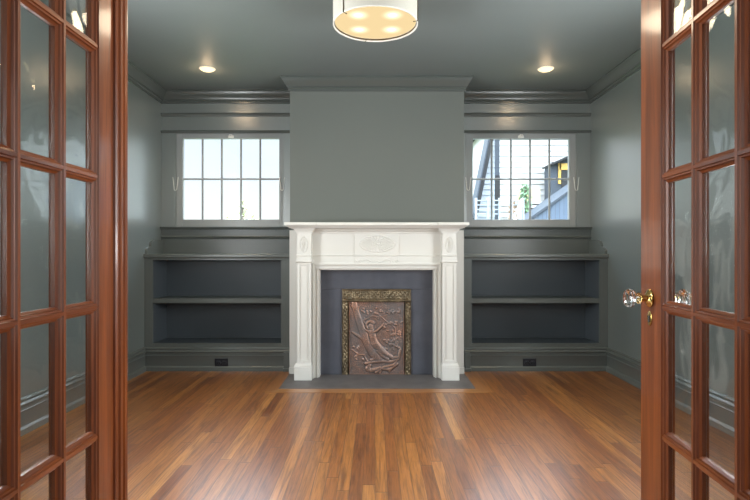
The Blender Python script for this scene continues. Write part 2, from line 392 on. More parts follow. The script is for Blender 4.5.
# ------------------------------------------------------------------ windows
def window(idx, x0, x1, nx0, nx1, w):
    r = root('window_%d' % idx, ((x0 + x1) / 2, YB, ZW0), 'ten pane %s window with grey sash beside the chimney breast' % w, 'window', kind='structure')
    g0, g1, gz0, gz1 = x0 + .063, x1 - .040 if idx == 1 else x1 - .066, 1.389, 2.179
    if idx == 2: g0 = x0 + .060
    y0 = YB + .006
    # sash: four members with a small bead towards the glass
    bm = BM(); box(bm, x0, g0, y0, y0 + .042, ZW0, ZW1, .003); box(bm, g1, x1, y0, y0 + .042, ZW0, ZW1, .003)
    box(bm, g0, g1, y0, y0 + .042, ZW0, gz0, .003); box(bm, g0, g1, y0, y0 + .042, gz1, ZW1, .003)
    obj('sash_frame', bm, M['sash'], r, smooth=False)
    bm = BM(); gw = (g1 - g0) / 5; mz = 1.786
    prof = [(-.009, .022), (-.009, .012), (-.004, .006), (.004, .006), (.009, .012), (.009, .022), (.004, .034), (-.004, .034)]
    for k in range(1, 5):
        prism(bm, [(g0 + gw * k + a, y0 + b) for a, b in prof], 'z', gz0 - .002, gz1 + .002)
    prism(bm, [(y0 + b, mz + a) for a, b in prof], 'x', g0 - .002, g1 + .002)
    obj('muntin_grid', bm, M['sash'], r, smooth=False)
    bm = BM(); box(bm, g0 - .004, g1 + .004, y0 + .024, y0 + .027, gz0 - .004, gz1 + .004)
    obj('glass', bm, M['wglass'], r, smooth=False)
    # casing: head with cap, two side boards
    bm = BM()
    zc = 2.243
    sweep(bm, [(nx0, YB), (nx1, YB)], [(0, zc + .012), (.022, zc + .012), (.026, zc + .002), (.02, zc - .004), (.012, zc - .014), (0, zc - .014)])
    obj('head_casing', bm, M['trim'], r)
    bm = BM()
    if x0 - nx0 > .02: box(bm, nx0, x0 - .004, YB - .010, YB, ZW0, zc - .012, .002)
    if nx1 - x1 > .02: box(bm, x1 + .004, nx1, YB - .010, YB, ZW0, zc - .012, .002)
    obj('side_casing', bm, M['wall'], r, smooth=False)
    # stool, apron
    bm = BM(); z = ZW0
    sweep(bm, [(nx0, YB), (nx1, YB)], [(0, z), (.045, z), (.05, z - .006), (.045, z - .014), (.03, z - .018), (.028, z - .03), (0, z - .03)])
    obj('window_stool', bm, M['trim'], r)
    bm = BM()
    sweep(bm, [(nx0, YB), (nx1, YB)], [(0, z - .03), (.016, z - .03), (.016, z - .088), (.026, z - .092), (.030, z - .1), (.022, z - .108), (.018, z - .12), (0, z - .12)])
    obj('apron', bm, M['trim'], r)
    # U-shaped hooks at both sides
    for xx in (x0 - .002 if idx == 1 else x0 + .012, x1 - .008 if idx == 1 else x1 - .002):
        hz = PZ(177, 5.16)
        pts = []
        w_ = .026
        for t in range(0, 5): pts.append((xx - w_ + .012 * t / 4, YB - .012, hz - .105 * t / 4))
        for t in range(1, 8):
            a = math.pi + math.pi * t / 8; pts.append((xx + .014 * math.cos(a), YB - .016, hz - .112 + .018 * math.sin(a)))
        for t in range(0, 5): pts.append((xx + .014 + .012 * t / 4, YB - .012, hz - .105 + .105 * t / 4))
        bm = BM(); tube(bm, pts, .0038, 8); obj('sash_hook', bm, M['hook'], r, label='white metal U hook hanging beside the sash')
    # latch on the top rail
    xm = (g0 + g1) / 2
    bm = BM(); box(bm, xm - .028, xm + .028, y0 - .006, y0 + .002, gz1 + .006, gz1 + .03, .002)
    tube(bm, [(xm - .02, y0 - .008, gz1 + .012), (xm - .012, y0 - .018, gz1 + .034), (xm + .012, y0 - .018, gz1 + .034), (xm + .02, y0 - .008, gz1 + .012)], .005, 8)
    obj('sash_latch', bm, M['hook'], r, label='small white latch on the top rail')
    return r
window(1, *WINS[0], XL, BX0, 'left')
window(2, *WINS[1], BX1, XR, 'right')

def added_side_window(idx, xi, s, w):  # window added out of view to let in fill light
    r = root('window_%d' % idx, (xi, SW[0], SW[2]), 'tall %s side window near the doorway wall, added unseen for light' % w, 'window', kind='structure')
    a, b = sorted((xi + s * .01, xi + s * .05)); bm = BM()
    box(bm, a, b, SW[0], SW[0] + .05, SW[2], SW[3]); box(bm, a, b, SW[1] - .05, SW[1], SW[2], SW[3])
    box(bm, a, b, SW[0] + .05, SW[1] - .05, SW[2], SW[2] + .05); box(bm, a, b, SW[0] + .05, SW[1] - .05, SW[3] - .05, SW[3])
    obj('sash_frame', bm, M['sash'], r, smooth=False)
    bm = BM(); m = (SW[2] + SW[3]) / 2; box(bm, a, b, SW[0] + .05, SW[1] - .05, m - .02, m + .02); obj('meeting_rail', bm, M['sash'], r, smooth=False)
    bm = BM(); c = (a + b) / 2; box(bm, c - .0015, c + .0015, SW[0] + .04, SW[1] - .04, SW[2] + .04, SW[3] - .04); obj('glass', bm, M['wglass'], r, smooth=False)
added_side_window(3, XL, -1, 'left'); added_side_window(4, XR, 1, 'right')

# ------------------------------------------------------------------ bookcases
def bookcase(x0, x1, o0, o1, w, wallside):
    r = root('bookcase', ((x0 + x1) / 2, BF, 0), 'built-in green bookcase with one shelf, under the %s window' % w, 'bookcase', 'built-in bookcases either side of the fireplace')
    YK = 5.12; zt = 1.052
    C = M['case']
    x0 += .001; x1 -= .001
    # face frame
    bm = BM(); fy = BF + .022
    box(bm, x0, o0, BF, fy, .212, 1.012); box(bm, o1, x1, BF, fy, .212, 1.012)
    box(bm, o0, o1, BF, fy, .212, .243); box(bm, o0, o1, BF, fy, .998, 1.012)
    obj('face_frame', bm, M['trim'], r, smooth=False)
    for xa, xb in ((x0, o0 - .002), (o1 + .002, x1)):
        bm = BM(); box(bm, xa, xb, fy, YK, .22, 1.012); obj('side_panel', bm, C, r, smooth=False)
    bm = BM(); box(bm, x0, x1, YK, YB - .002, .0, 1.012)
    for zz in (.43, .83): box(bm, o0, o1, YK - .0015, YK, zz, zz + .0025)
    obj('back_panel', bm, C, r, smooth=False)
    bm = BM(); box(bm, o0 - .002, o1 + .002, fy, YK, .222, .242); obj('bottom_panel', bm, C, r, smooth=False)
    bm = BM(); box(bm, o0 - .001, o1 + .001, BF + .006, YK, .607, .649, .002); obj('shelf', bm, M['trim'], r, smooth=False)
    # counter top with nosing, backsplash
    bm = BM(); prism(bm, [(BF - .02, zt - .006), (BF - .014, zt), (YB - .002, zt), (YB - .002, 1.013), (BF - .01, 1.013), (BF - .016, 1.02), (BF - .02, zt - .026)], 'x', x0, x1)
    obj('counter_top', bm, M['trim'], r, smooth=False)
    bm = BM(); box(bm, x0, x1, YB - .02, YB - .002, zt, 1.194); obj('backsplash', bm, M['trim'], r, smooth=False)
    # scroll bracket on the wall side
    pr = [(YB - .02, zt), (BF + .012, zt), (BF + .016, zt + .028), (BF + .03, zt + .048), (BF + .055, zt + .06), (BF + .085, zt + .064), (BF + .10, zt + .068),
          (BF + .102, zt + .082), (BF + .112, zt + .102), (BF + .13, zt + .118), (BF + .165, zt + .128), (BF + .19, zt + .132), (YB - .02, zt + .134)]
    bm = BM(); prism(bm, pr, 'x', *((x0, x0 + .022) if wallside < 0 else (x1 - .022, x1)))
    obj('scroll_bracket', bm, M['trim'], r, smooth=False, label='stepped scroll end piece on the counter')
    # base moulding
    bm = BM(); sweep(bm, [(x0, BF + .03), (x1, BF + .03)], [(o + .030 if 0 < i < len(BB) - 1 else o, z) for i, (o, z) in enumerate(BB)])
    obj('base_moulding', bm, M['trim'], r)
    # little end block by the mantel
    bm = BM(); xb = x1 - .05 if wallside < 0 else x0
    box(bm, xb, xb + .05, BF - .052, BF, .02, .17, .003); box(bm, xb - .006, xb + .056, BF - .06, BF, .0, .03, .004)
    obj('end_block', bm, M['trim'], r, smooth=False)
    return r
bookcase(XL, BX0, PX(152.4, BF), PX(281, BF), 'left', -1)
bookcase(BX1, XR, PX(471.6, BF), PX(599.7, BF), 'right', 1)

# outlets on the bookcase bases
def outlet(px, w):
    y = BF - .016; x = PX(px, y); zc = PZ(362.6, y)
    r = root('electrical_outlet', (x, y, zc), 'black duplex outlet on the base of the %s bookcase' % w, 'outlet', 'black outlets on the bookcase bases')
    bm = BM(); box(bm, x - .061, x + .061, y - .006, y + .001, zc - .038, zc + .038, .003); obj('cover_plate', bm, M['black'], r, smooth=False)
    for s in (-1, 1):
        cx = x + s * .026
        bm = BM(); box(bm, cx - .018, cx + .018, y - .009, y - .005, zc - .016, zc + .016, .004); f = obj('socket', bm, M['black'], r, smooth=False)
        bm = BM()
        for q in (-1, 1): box(bm, cx - .004, cx + .006, y - .0096, y - .0085, zc + q * .006 - .0012, zc + q * .006 + .0012)
        obj('slots', bm, M['slot'], f, smooth=False)
    bm = BM(); lathe(bm, [(.0035, 0), (.003, .0012)], 10, Matrix.Translation((x, y - .0062, zc)) @ Matrix.Rotation(math.pi / 2, 4, 'X'))
    obj('screw', bm, M['slot'], r)
outlet(221.5, 'left'); outlet(529.5, 'right')

# ------------------------------------------------------------------ hearth, slate surround, mantel
bm = BM(); box(bm, HX0, HX1, HY0, BY - .002, -.02, .003, .001)
tag(obj('hearth_slab', bm, M['hearth'], smooth=False), 'flat grey slate hearth slab in front of the fireplace', 'hearth')

SY = 4.61
MC = .0145
ox0, ox1 = PX(319.5, 4.5), PX(434, 4.5); oz = PZ(270, 4.5)
fx0, fx1, fz1 = PX(342.0, SY), PX(411.0, SY), PZ(289, SY)
r = root('slate_surround', (MC, SY, .003), 'dark blue grey slate surround framing the copper cover', 'fireplace surround')
bm = BM(); box(bm, ox0 - .02, ox1 + .02, SY, BY - .003, fz1 + .001, oz + .03, .001); obj('lintel_slab', bm, M['slate'], r, smooth=False)
bm = BM(); box(bm, ox0 - .02, fx0 + .02, SY, BY - .003, .004, fz1 - .0005, .001); obj('side_slab', bm, M['slate'], r, smooth=False)
bm = BM(); box(bm, fx1 - .02, ox1 + .02, SY, BY - .003, .004, fz1 - .0005, .001); obj('side_slab', bm, M['slate'], r, smooth=False)

# mantel ---------------------------------------------------------------
r = root('fireplace_mantel', (MC, 4.5, .003), 'cream white carved wooden mantel around the fireplace', 'mantel')
WH = M['white']; Z0 = .0035
def mir(a, b): return (2 * MC - b, 2 * MC - a)
KB = 4.64     # backing
kx0 = PX(289.5, KB); kx1 = 2 * MC - kx0
px0, px1 = PX(297, 4.405), PX(311.0, 4.405)         # pilaster
qx0, qx1 = PX(294, 4.395), PX(311.8, 4.395)         # plinth
fz = PZ(255.5, 4.5)                                  # frieze bottom moulding
ztop = 1.313
# backing boards
bm = BM()
for s in (0, 1):
    a, b = (kx0, ox0 - .02) if s == 0 else mir(kx0, ox0 - .02)
    box(bm, a, b, KB, BY - .001, Z0, 1.26)
    a, b = (kx0 - .004, kx0 + .05) if s == 0 else mir(kx0 - .004, kx0 + .05)
    box(bm, a, b, KB - .006, BY - .001, Z0, .06, .002)
box(bm, ox0 - .02, ox1 + .02, KB, BY - .001, oz + .03, 1.26)
obj('backing_board', bm, WH, r, smooth=False)
# frieze board & architrave bands
tx0, tx1 = PX(354.5, 4.475), PX(399, 4.475)
bm = BM(); box(bm, px1 - .01, 2 * MC - px1 + .01, 4.505, KB, oz + .04, 1.262)
sweep(bm, [(px1 - .005, 4.505), (2 * MC - px1 + .005, 4.505)], [(0, fz + .006), (.010, fz + .006), (.012, fz), (.006, fz - .006), (.006, oz + .048), (0, oz + .045)])
obj('frieze', bm, WH, r, smooth=False)
# architrave moulding round the opening (mitred, swept in x-z as nested frames)
bm = BM()
bands = [(.063, .054, 4.478), (.054, .046, 4.466), (.046, .040, 4.482), (.040, .020, 4.497), (.020, .012, 4.487), (.012, .0, 4.516)]
for oa, ob, yy in bands:
    for s in (0, 1):
        a, b = ox0 - oa, ox0 - ob
        if s: a, b = ox1 + ob, ox1 + oa
        box(bm, a, b, yy, SY - .0005, Z0, oz + oa)
    box(bm, ox0 - ob, ox1 + ob, yy, SY - .0005, oz + ob, oz + oa)
obj('opening_architrave', bm, WH, r, smooth=False)
# pilasters
for s in (0, 1):
    R = (lambda a, b: (a, b)) if s == 0 else mir
    bz = PZ(262.5, 4.405)
    bm = BM()
    a, b = R(px0, px1); w = b - a; y = 4.412; bd = .022
    zA, zB = .12, bz
    box(bm, a, a + bd, y, KB, zA, zB, .002); box(bm, b - bd, b, y, KB, zA, zB, .002)
    box(bm, a + bd - .001, b - bd + .001, y, KB, zB - bd * .9, zB, .002); box(bm, a + bd - .001, b - bd + .001, y, KB, zA, zA + .045, .002)
    box(bm, a + bd - .001, b - bd + .001, y + .013, KB, zA, zB)
    # panel bead
    pa, pb, pz0, pz1 = a + bd, b - bd, zA + .045, zB - bd * .9
    for (u0, u1, v0, v1) in ((pa, pa + .005, pz0, pz1), (pb - .005, pb, pz0, pz1), (pa, pb, pz0, pz0 + .005), (pa, pb, pz1 - .005, pz1)):
        box(bm, u0, u1, y + .006, y + .02, v0, v1, .0015)
    pil = obj('pilaster', bm, WH, r, smooth=False)
    # plinth
    bm = BM(); a, b = R(qx0, qx1)
    box(bm, a, b, 4.395, KB, Z0, .115, .003)
    sweep(bm, [(a + .008, KB), (a + .008, 4.407), (b - .008, 4.407), (b - .008, KB)], [(-.01, .112), (.006, .112), (.008, .12), (.004, .13), (-.002, .138), (-.004, .145), (-.01, .145)], side=1 if False else 1)
    obj('plinth', bm, WH, r, smooth=False)
    # capital band + frieze block
    bm = BM(); a, b = R(px0 - .002, px1 + .002)
    ca, cb = R(px0, px1)
    zc = bz
    sweep(bm, [(ca, KB), (ca, 4.41), (cb, 4.41), (cb, KB)], [(-.006, zc - .004), (.004, zc - .004), (.012, zc + .004), (.012, zc + .010), (.004, zc + .014), (.002, zc + .05), (.008, zc + .056), (.008, zc + .062), (.002, zc + .066), (-.006, zc + .066)])
    box(bm, ca, cb, 4.412, KB, zc + .0, 1.262, .001)
    cap = obj('frieze_block', bm, WH, r, smooth=False)
    # oval rosette
    bm = BM(); cx = (ca + cb) / 2; cz = PZ(244.4, 4.41)
    def oval(bm, cx, cz, ax, az, y, petals, amp, rim=True):
        seg, rad = petals * 6, 14; prev = None; c0 = bm.verts.new((cx, y - amp * 1.1, cz))
        for i in range(1, rad + 1):
            t = i / rad; ring = []
            for j in range(seg):
                th = 2 * math.pi * j / seg
                fl = abs(math.sin(th * petals / 2))
                if t < .13: hh = amp * 1.1
                elif t < .19: hh = amp * .1
                elif t < .27: hh = amp * .9
                elif t < .34: hh = amp * .05
                elif t < .9: hh = amp * (.15 + .8 * fl * (.6 + .4 * t))
                elif t < .97: hh = amp * 1.0
                else: hh = 0
                ring.append(bm.verts.new((cx + ax * t * math.cos(th), y - hh, cz + az * t * math.sin(th))))
            for j in range(seg):
                if prev is None: bm.faces.new((c0, ring[j], ring[(j + 1) % seg]))
                else: bm.faces.new((prev[j], prev[(j + 1) % seg], ring[(j + 1) % seg], ring[j]))
            prev = ring
    oval(bm, cx, cz, .033, .067, 4.4122, 16, .006)
    obj('oval_rosette', bm, WH, cap, angle=60, label='small upright carved oval')
# centre tablet
bm = BM(); box(bm, tx0, tx1, 4.495, 4.51, oz + .052, 1.262, .002)
sweep(bm, [(tx0, 4.51), (tx0, 4.495), (tx1, 4.495), (tx1, 4.51)], [(-.004, fz + .006), (.008, fz + .006), (.010, fz), (.004, fz - .006), (-.004, fz - .006)])
tab = obj('centre_tablet', bm, WH, r, smooth=False)
bm = BM(); oval(bm, MC + .005, PZ(243.9, 4.476), .156, .073, 4.4952, 30, .008)
obj('oval_medallion', bm, WH, tab, angle=60, label='wide carved sunburst oval')
bm = BM(); tz = PZ(261.3, 4.476)
for s in (-1, 1):
    for k in range(3):
        cx = MC + s * (.178 - k * .024); pts = [(cx + .009 * math.cos(a * .5), 4.4935, tz - .002 + .010 * math.sin(a * .5)) for a in range(0, 11)]
        tube(bm, pts, .0052, 6)
    pts = [(MC + s * (.118 - .118 * t / 16), 4.4935, tz + .013 * math.sin(t / 16 * math.pi * 2.0) * (1 - .4 * t / 16) + .004) for t in range(17)]
    tube(bm, pts, [.0042 + .003 * math.sin(t / 16 * math.pi) for t in range(17)], 6)
obj('scroll_garland', bm, WH, tab, label='thin carved garland with curled ends')
# cornice: bed moulding follows the breaks, then the shelf
path = [(px0, KB), (px0, 4.412), (px1, 4.412), (px1, 4.505), (tx0, 4.505), (tx0, 4.495), (tx1, 4.495), (tx1, 4.505), (2 * MC - px1, 4.505), (2 * MC - px1, 4.412), (2 * MC - px0, 4.412), (2 * MC - px0, KB)]
zb = PZ(233, 4.44)
bm = BM(); sweep(bm, path, [(-.004, zb - .004), (.004, zb - .004), (.008, zb + .002), (.008, zb + .010), (.014, zb + .014), (.024, zb + .026), (.032, zb + .04), (.036, 1.274), (-.004, 1.274)])
obj('bed_moulding', bm, WH, r, angle=40)
bm = BM(); sx0, sx1 = PX(284, 4.32), PX(469.5, 4.32)
SP = [(-.08, 1.268), (-.034, 1.268), (-.03, 1.274), (-.014, 1.280), (-.006, 1.288), (0, 1.292), (0, ztop - .004), (-.004, ztop), (-.08, ztop)]
sweep(bm, [(sx0, BY - .001), (sx0, 4.32), (px1 + .04, 4.32), (px1 + .055, 4.335), (2 * MC - px1 - .055, 4.335), (2 * MC - px1 - .04, 4.32), (sx1, 4.32), (sx1, BY - .001)], SP)
box(bm, sx0 + .05, sx1 - .05, 4.37, BY - .001, 1.268, ztop - .0005)
obj('shelf', bm, WH, r, angle=40)

# ------------------------------------------------------------------ copper summer cover
r = root('fireplace_cover', ((fx0 + fx1) / 2, SY, .003), 'embossed copper fireplace cover in an ornate brass frame', 'fireplace cover')
ix0, ix1, iz1 = PX(348.3, SY), PX(405, SY), PZ(301, SY)
def ornate(bm, x0, x1, z0, z1, y, nx, nz, per):
    g = []
    for i in range(nx + 1):
        row = []
        for j in range(nz + 1):
            u, v = i / nx, j / nz; x = x0 + u * (x1 - x0); z = z0 + v * (z1 - z0)
            ed = min(u, 1 - u, v * (z1 - z0) / (x1 - x0), (1 - v) * (z1 - z0) / (x1 - x0)) if x1 - x0 < z1 - z0 else min(v, 1 - v, u * (x1 - x0) / (z1 - z0), (1 - u) * (x1 - x0) / (z1 - z0))
            if ed < .0001: h = 0
            elif ed < .13: h = .009
            elif ed < .18: h = .004
            else:
                a = math.sin(x * per) * math.sin(z * per) + .6 * math.sin(x * per * 1.7 + 2.2 * math.sin(z * per * .8)) * math.cos(z * per * 1.5)
                h = .0055 + .0026 * max(-1, min(1, a * 1.4)) + .002 * noise.noise(Vector((x * 90, z * 90, 3)))
            row.append(bm.verts.new((x, y - h, z)))
        g.append(row)
    for i in range(nx):
        for j in range(nz): bm.faces.new((g[i][j], g[i + 1][j], g[i + 1][j + 1], g[i][j + 1]))
    # sides back to the slate
    edge = [g[i][0] for i in range(nx + 1)] + [g[nx][j] for j in range(1, nz + 1)] + [g[i][nz] for i in range(nx - 1, -1, -1)] + [g[0][j] for j in range(nz - 1, 0, -1)]
    bk = [bm.verts.new((v.co.x, SY - .0005, v.co.z)) for v in edge]
    for i in range(len(edge)): bm.faces.new((edge[i], edge[(i + 1) % len(edge)], bk[(i + 1) % len(edge)], bk[i]))
bm = BM(); yf = SY - .010
ornate(bm, fx0, fx1, iz1, fz1, yf, 190, 32, 175)
ornate(bm, fx0, ix0, .0045, iz1, yf, 22, 190, 175); ornate(bm, ix1, fx1, .0045, iz1, yf, 22, 190, 175)
obj('frame', bm, M['bronze'], r, angle=60, label='aged brass frame with scrolling ornament')
# relief panel: height field in crop coordinates of the panel
def cap_d(p, a, b, ra, rb):
    ax, ay = a; bx, by = b; dx, dy = bx - ax, by - ay; L = dx * dx + dy * dy
    t = 0 if L == 0 else max(0, min(1, ((p[0] - ax) * dx + (p[1] - ay) * dy) / L))
    d = math.hypot(p[0] - ax - t * dx, p[1] - ay - t * dy); rr = ra + (rb - ra) * t
    return d / rr
ST = []   # (a, b, ra, rb, height)
def stroke(pts, r0, r1, h):
    for i in range(len(pts) - 1):
        k = len(pts) - 1
        ST.append((pts[i], pts[i + 1], r0 + (r1 - r0) * i / k, r0 + (r1 - r0) * (i + 1) / k, h))
stroke([(118, 120), (135, 180), (150, 225), (165, 265), (188, 320), (215, 365), (245, 395)], 15, 24, 12)
stroke([(108, 130), (122, 150), (133, 180)], 7, 11, 9); stroke([(140, 135), (132, 160)], 6, 9, 8)
stroke([(110, 262), (130, 275), (162, 292)], 6, 10, 9)
stroke([(203, 232), (205, 240)], 15, 14, 16)                     # head
for k in range(11):
    a = 2.2 + k * .33; stroke([(200 + 19 * math.cos(a), 226 + 19 * math.sin(a)), (202 + 22 * math.cos(a + .25), 226 + 22 * math.sin(a + .25))], 7, 6, 14)
stroke([(208, 258), (213, 285), (222, 315)], 18, 21, 17); stroke([(222, 315), (250, 345), (285, 372)], 23, 15, 17)
stroke([(285, 372), (318, 390), (345, 385)], 14, 7, 13); stroke([(240, 350), (262, 378), (292, 396)], 15, 9, 14)
stroke([(212, 262), (236, 252), (262, 228)], 9, 6, 18); stroke([(262, 228), (268, 218)], 6, 4, 16); stroke([(200, 262), (178, 250)], 8, 6, 14)
stroke([(178, 418), (215, 410), (260, 405), (310, 408), (345, 395), (356, 350)], 8, 8, 12)
stroke([(185, 440), (205, 452), (250, 440), (300, 448), (340, 420)], 11, 8, 12); stroke([(195, 425), (190, 445)], 12, 14, 12)
stroke([(230, 460), (270, 435), (320, 425), (352, 380)], 8, 6, 12); stroke([(260, 400), (230, 390), (205, 400)], 8, 6, 10)
stroke([(250, 462), (262, 440)], 7, 6, 10); stroke([(300, 455), (310, 430)], 8, 6, 10)
stroke([(108, 350), (140, 372), (165, 372), (185, 405)], 4, 4, 6); stroke([(140, 372), (120, 385)], 4, 3, 5)
stroke([(170, 200), (210, 180), (250, 185), (290, 175)], 3, 2.5, 6); stroke([(262, 222), (300, 215), (330, 240), (335, 300), (320, 350)], 3, 2.5, 6)
stroke([(240, 170), (265, 190), (300, 220)], 3, 2.5, 6); stroke([(280, 300), (310, 310), (340, 290)], 3, 2.5, 6)
rg = random.Random(4)
for k in range(46):
    x, y = rg.uniform(225, 366), rg.uniform(130, 360)
    if y > 250 and x < 275: x += 80
    rr = rg.uniform(4, 7.5)
    for q in range(3): ST.append(((x + rg.uniform(-5, 5), y + rg.uniform(-5, 5)),) * 2 + (rr, rr, rg.uniform(6, 10)))
for k in range(10):
    x, y = rg.uniform(155, 205), rg.uniform(140, 215); ST.append(((x, y), (x + 3, y + 4), 5, 5, 6))
for k in range(10):
    x, y = rg.uniform(105, 180), rg.uniform(330, 420); ST.append(((x, y), (x + 3, y + 4), 5, 4, 5))
ST.append(((232, 140), (232, 140), 6, 6, 14))
bm = BM(); NX, NZ = 150, 190; g = []
mm = .00055
for i in range(NX + 1):
    row = []
    for j in range(NZ + 1):
        u, v = i / NX, j / NZ; p = (90 + u * 288, 105 + v * 367); h = 0
        for a, b, ra, rb, hh in ST:
            m_ = max(ra, rb)
            if p[0] < min(a[0], b[0]) - m_ or p[0] > max(a[0], b[0]) + m_ or p[1] < min(a[1], b[1]) - m_ or p[1] > max(a[1], b[1]) + m_: continue
            d = cap_d(p, a, b, ra, rb)
            if d < 1: h = max(h, hh * math.sqrt(1 - d * d) + 2)
        h += 2.2 * noise.noise(Vector((p[0] * .045, p[1] * .045, 0))) + 1.3 * noise.noise(Vector((p[0] * .16, p[1] * .16, 4)))
        eb = min(u * 288, (1 - u) * 288)
        if eb < 7: h = 9 if eb > 2 else 4
        x = ix0 + .004 + u * (ix1 - ix0 - .008); z = iz1 - v * (iz1 - .0045)
        bow = .006 * (1 - (2 * u - 1) ** 2)
        row.append(bm.verts.new((x, SY + .012 - bow - h * mm * 1.5, z)))
    g.append(row)
for i in range(NX):
    for j in range(NZ): bm.faces.new((g[i][j], g[i + 1][j], g[i + 1][j + 1], g[i][j + 1]))
ed = [g[i][0] for i in range(NX + 1)] + [g[NX][j] for j in range(1, NZ + 1)] + [g[i][NZ] for i in range(NX - 1, -1, -1)] + [g[0][j] for j in range(NZ - 1, 0, -1)]
bk = [bm.verts.new((v.co.x, SY + .032, v.co.z)) for v in ed]
for i in range(len(ed)): bm.faces.new((ed[i], ed[(i + 1) % len(ed)], bk[(i + 1) % len(ed)], bk[i]))
bm.faces.new(bk)
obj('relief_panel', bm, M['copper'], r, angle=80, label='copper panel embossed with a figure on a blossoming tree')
bm = BM(); hz0 = iz1 - .004
sweep(bm, [(ix0 - .002, SY - .004)] + [(ix0 + (ix1 - ix0) * t / 12, SY - .004 - .022 * math.sin(math.pi * t / 12) ** .6) for t in range(1, 12)] + [(ix1 + .002, SY - .004)], [(-.02, hz0 + .012), (.0, hz0 + .012), (.003, hz0 + .004), (.0, hz0 - .002), (-.02, hz0 - .002)])
obj('hood', bm, M['bronze'], r, label='narrow bowed lip above the relief panel')
# ------------------------------------------------------------------ glazed doors
HALF = [(.004, 0), (.0055, .0040), (.0092, .0045), (.0112, .0095), (.0165, .0130), (.0165, .0175)]
def bar_section(half_l, half_r, th=.040):
    """closed outline across a bar: (p, d); half_l / half_r True = moulded edge."""
    front = []
    pass
def door(idx, loc, rot, s, cols, width, label, astragal):
    """local +y from hinge to free edge, visible face at x=0, body towards x = s*thickness."""
    r = root('door_%d' % idx, loc, label, 'door', 'pair of glazed mahogany doors', 'structure')
    r.rotation_euler = (0, 0, rot)
    th = .035; z0, z1 = .008, 2.055
    zl = [.256, .592, .928, 1.264, 1.600, 1.936]
    uL0, m1, m2, uL1 = cols    # glass edges at stiles and muntin centres
    st = .0165 - .004
    def d(x): return s * x
    def sect(center, flat0, flat1, ml, mr):
        """outline; flat0..flat1 is the flat width about center; ml/mr: moulded flank on low / high side."""
        f, = [[]]
        lo = [(flat0 - (p - .004), dd) for p, dd in HALF] if ml else [(flat0, 0), (flat0, th / 2)]
        hi = [(flat1 + (p - .004), dd) for p, dd in HALF] if mr else [(flat1, 0), (flat1, th / 2)]
        pts = lo[::-1] + hi
        back = [(p, th - dd) for p, dd in (hi[::-1] + lo)]
        out = []
        for q in pts + back:
            if not out or (abs(out[-1][0] - q[0]) + abs(out[-1][1] - q[1])) > 1e-6: out.append(q)
        if abs(out[0][0] - out[-1][0]) + abs(out[0][1] - out[-1][1]) < 1e-6: out.pop()
        return out
    def upright(name, flat0, flat1, ml, mr, za, zb):
        bm = BM(); prism(bm, [(d(dd), p) for p, dd in sect(0, flat0, flat1, ml, mr)], 'z', za, zb)
        return obj(name, bm, M['mahog'], r, smooth=False, local=True)
    def cross(name, flat0, flat1, ml, mr, ya, yb):
        bm = BM(); pts = [(d(.0004 + dd * (1 - .0008 / th)), p) for p, dd in sect(0, flat0, flat1, ml, mr)]
        A = [bm.verts.new((x, ya, z)) for x, z in pts]; B = [bm.verts.new((x, yb, z)) for x, z in pts]
        bm.faces.new(A); bm.faces.new(B[::-1]); k = len(pts)
        for i in range(k): bm.faces.new((A[i], B[i], B[(i + 1) % k], A[(i + 1) % k]))
        return obj(name, bm, M['mahogh'], r, smooth=False, local=True)
    hs = upright('hinge_stile', 0, uL0 - st, False, True, z0, z1)
    ls = upright('lock_stile', uL1 + st, width, True, False, z0, z1)
    ya, yb = uL0 - .002, uL1 + .002
    cross('top_rail', zl[5] - .0165 + st + .0165, z1, True, False, ya - st + .0005, yb + st - .0005)
    cross('bottom_rail', z0, zl[0] - st, False, True, ya - st + .0005, yb + st - .0005)
    for m in (m1, m2): upright('upright_muntin', m - .004, m + .004, True, True, zl[0] - .006, zl[5] + .006)
    for z in zl[1:5]: cross('cross_muntin', z - .004, z + .004, True, True, uL0 - .006, uL1 + .006)
    us = [(uL0, m1 - .0165), (m1 + .0165, m2 - .0165), (m2 + .0165, uL1)]
    zs = []
    for k in range(5):
        a = zl[k] + (.0165 if k else 0); b = zl[k + 1] - (.0165 if k < 4 else 0); zs.append((a, b))
    bm = BM()
    for a, b in us:
        for c, e in zs:
            x_ = sorted((d(th / 2 - .0015), d(th / 2 + .0015))); box(bm, x_[0], x_[1], a - .002, b + .002, c - .002, e + .002)
    obj('glass_panes', bm, M['glass'], r, smooth=False, local=True)
    if astragal:
        bm = BM(); a = astragal
        pts = [(0.0, a[0]), (-d(.006), a[0] + .001), (-d(.009), a[0] + .006), (-d(.006), a[0] + .012), (-d(.006), a[0] + .018), (-d(.011), a[0] + .021), (-d(.012), a[0] + .030),
               (-d(.009), a[0] + .034), (-d(.009), a[0] + .038), (-d(.013), a[0] + .042), (-d(.014), a[0] + .052), (-d(.010), a[0] + .058), (-d(.010), a[1] - .004), (-d(.007), a[1]), (0, a[1])]
        prism(bm, pts, 'z', z0, z1 + .002)
        obj('astragal', bm, M['mahog'], r, smooth=False, local=True, label='fluted astragal moulding on the meeting edge')
    return r, th
# left leaf
hy = .75
cols = [.926 - hy, 1.065 - hy, 1.222 - hy, 1.3605 - hy]
door(1, (-.715, hy, 0), 0, -1, cols, 1.492 - hy, 'mahogany fifteen pane glazed door on the left with fluted meeting edge', (1.447 - hy, 1.5146 - hy))
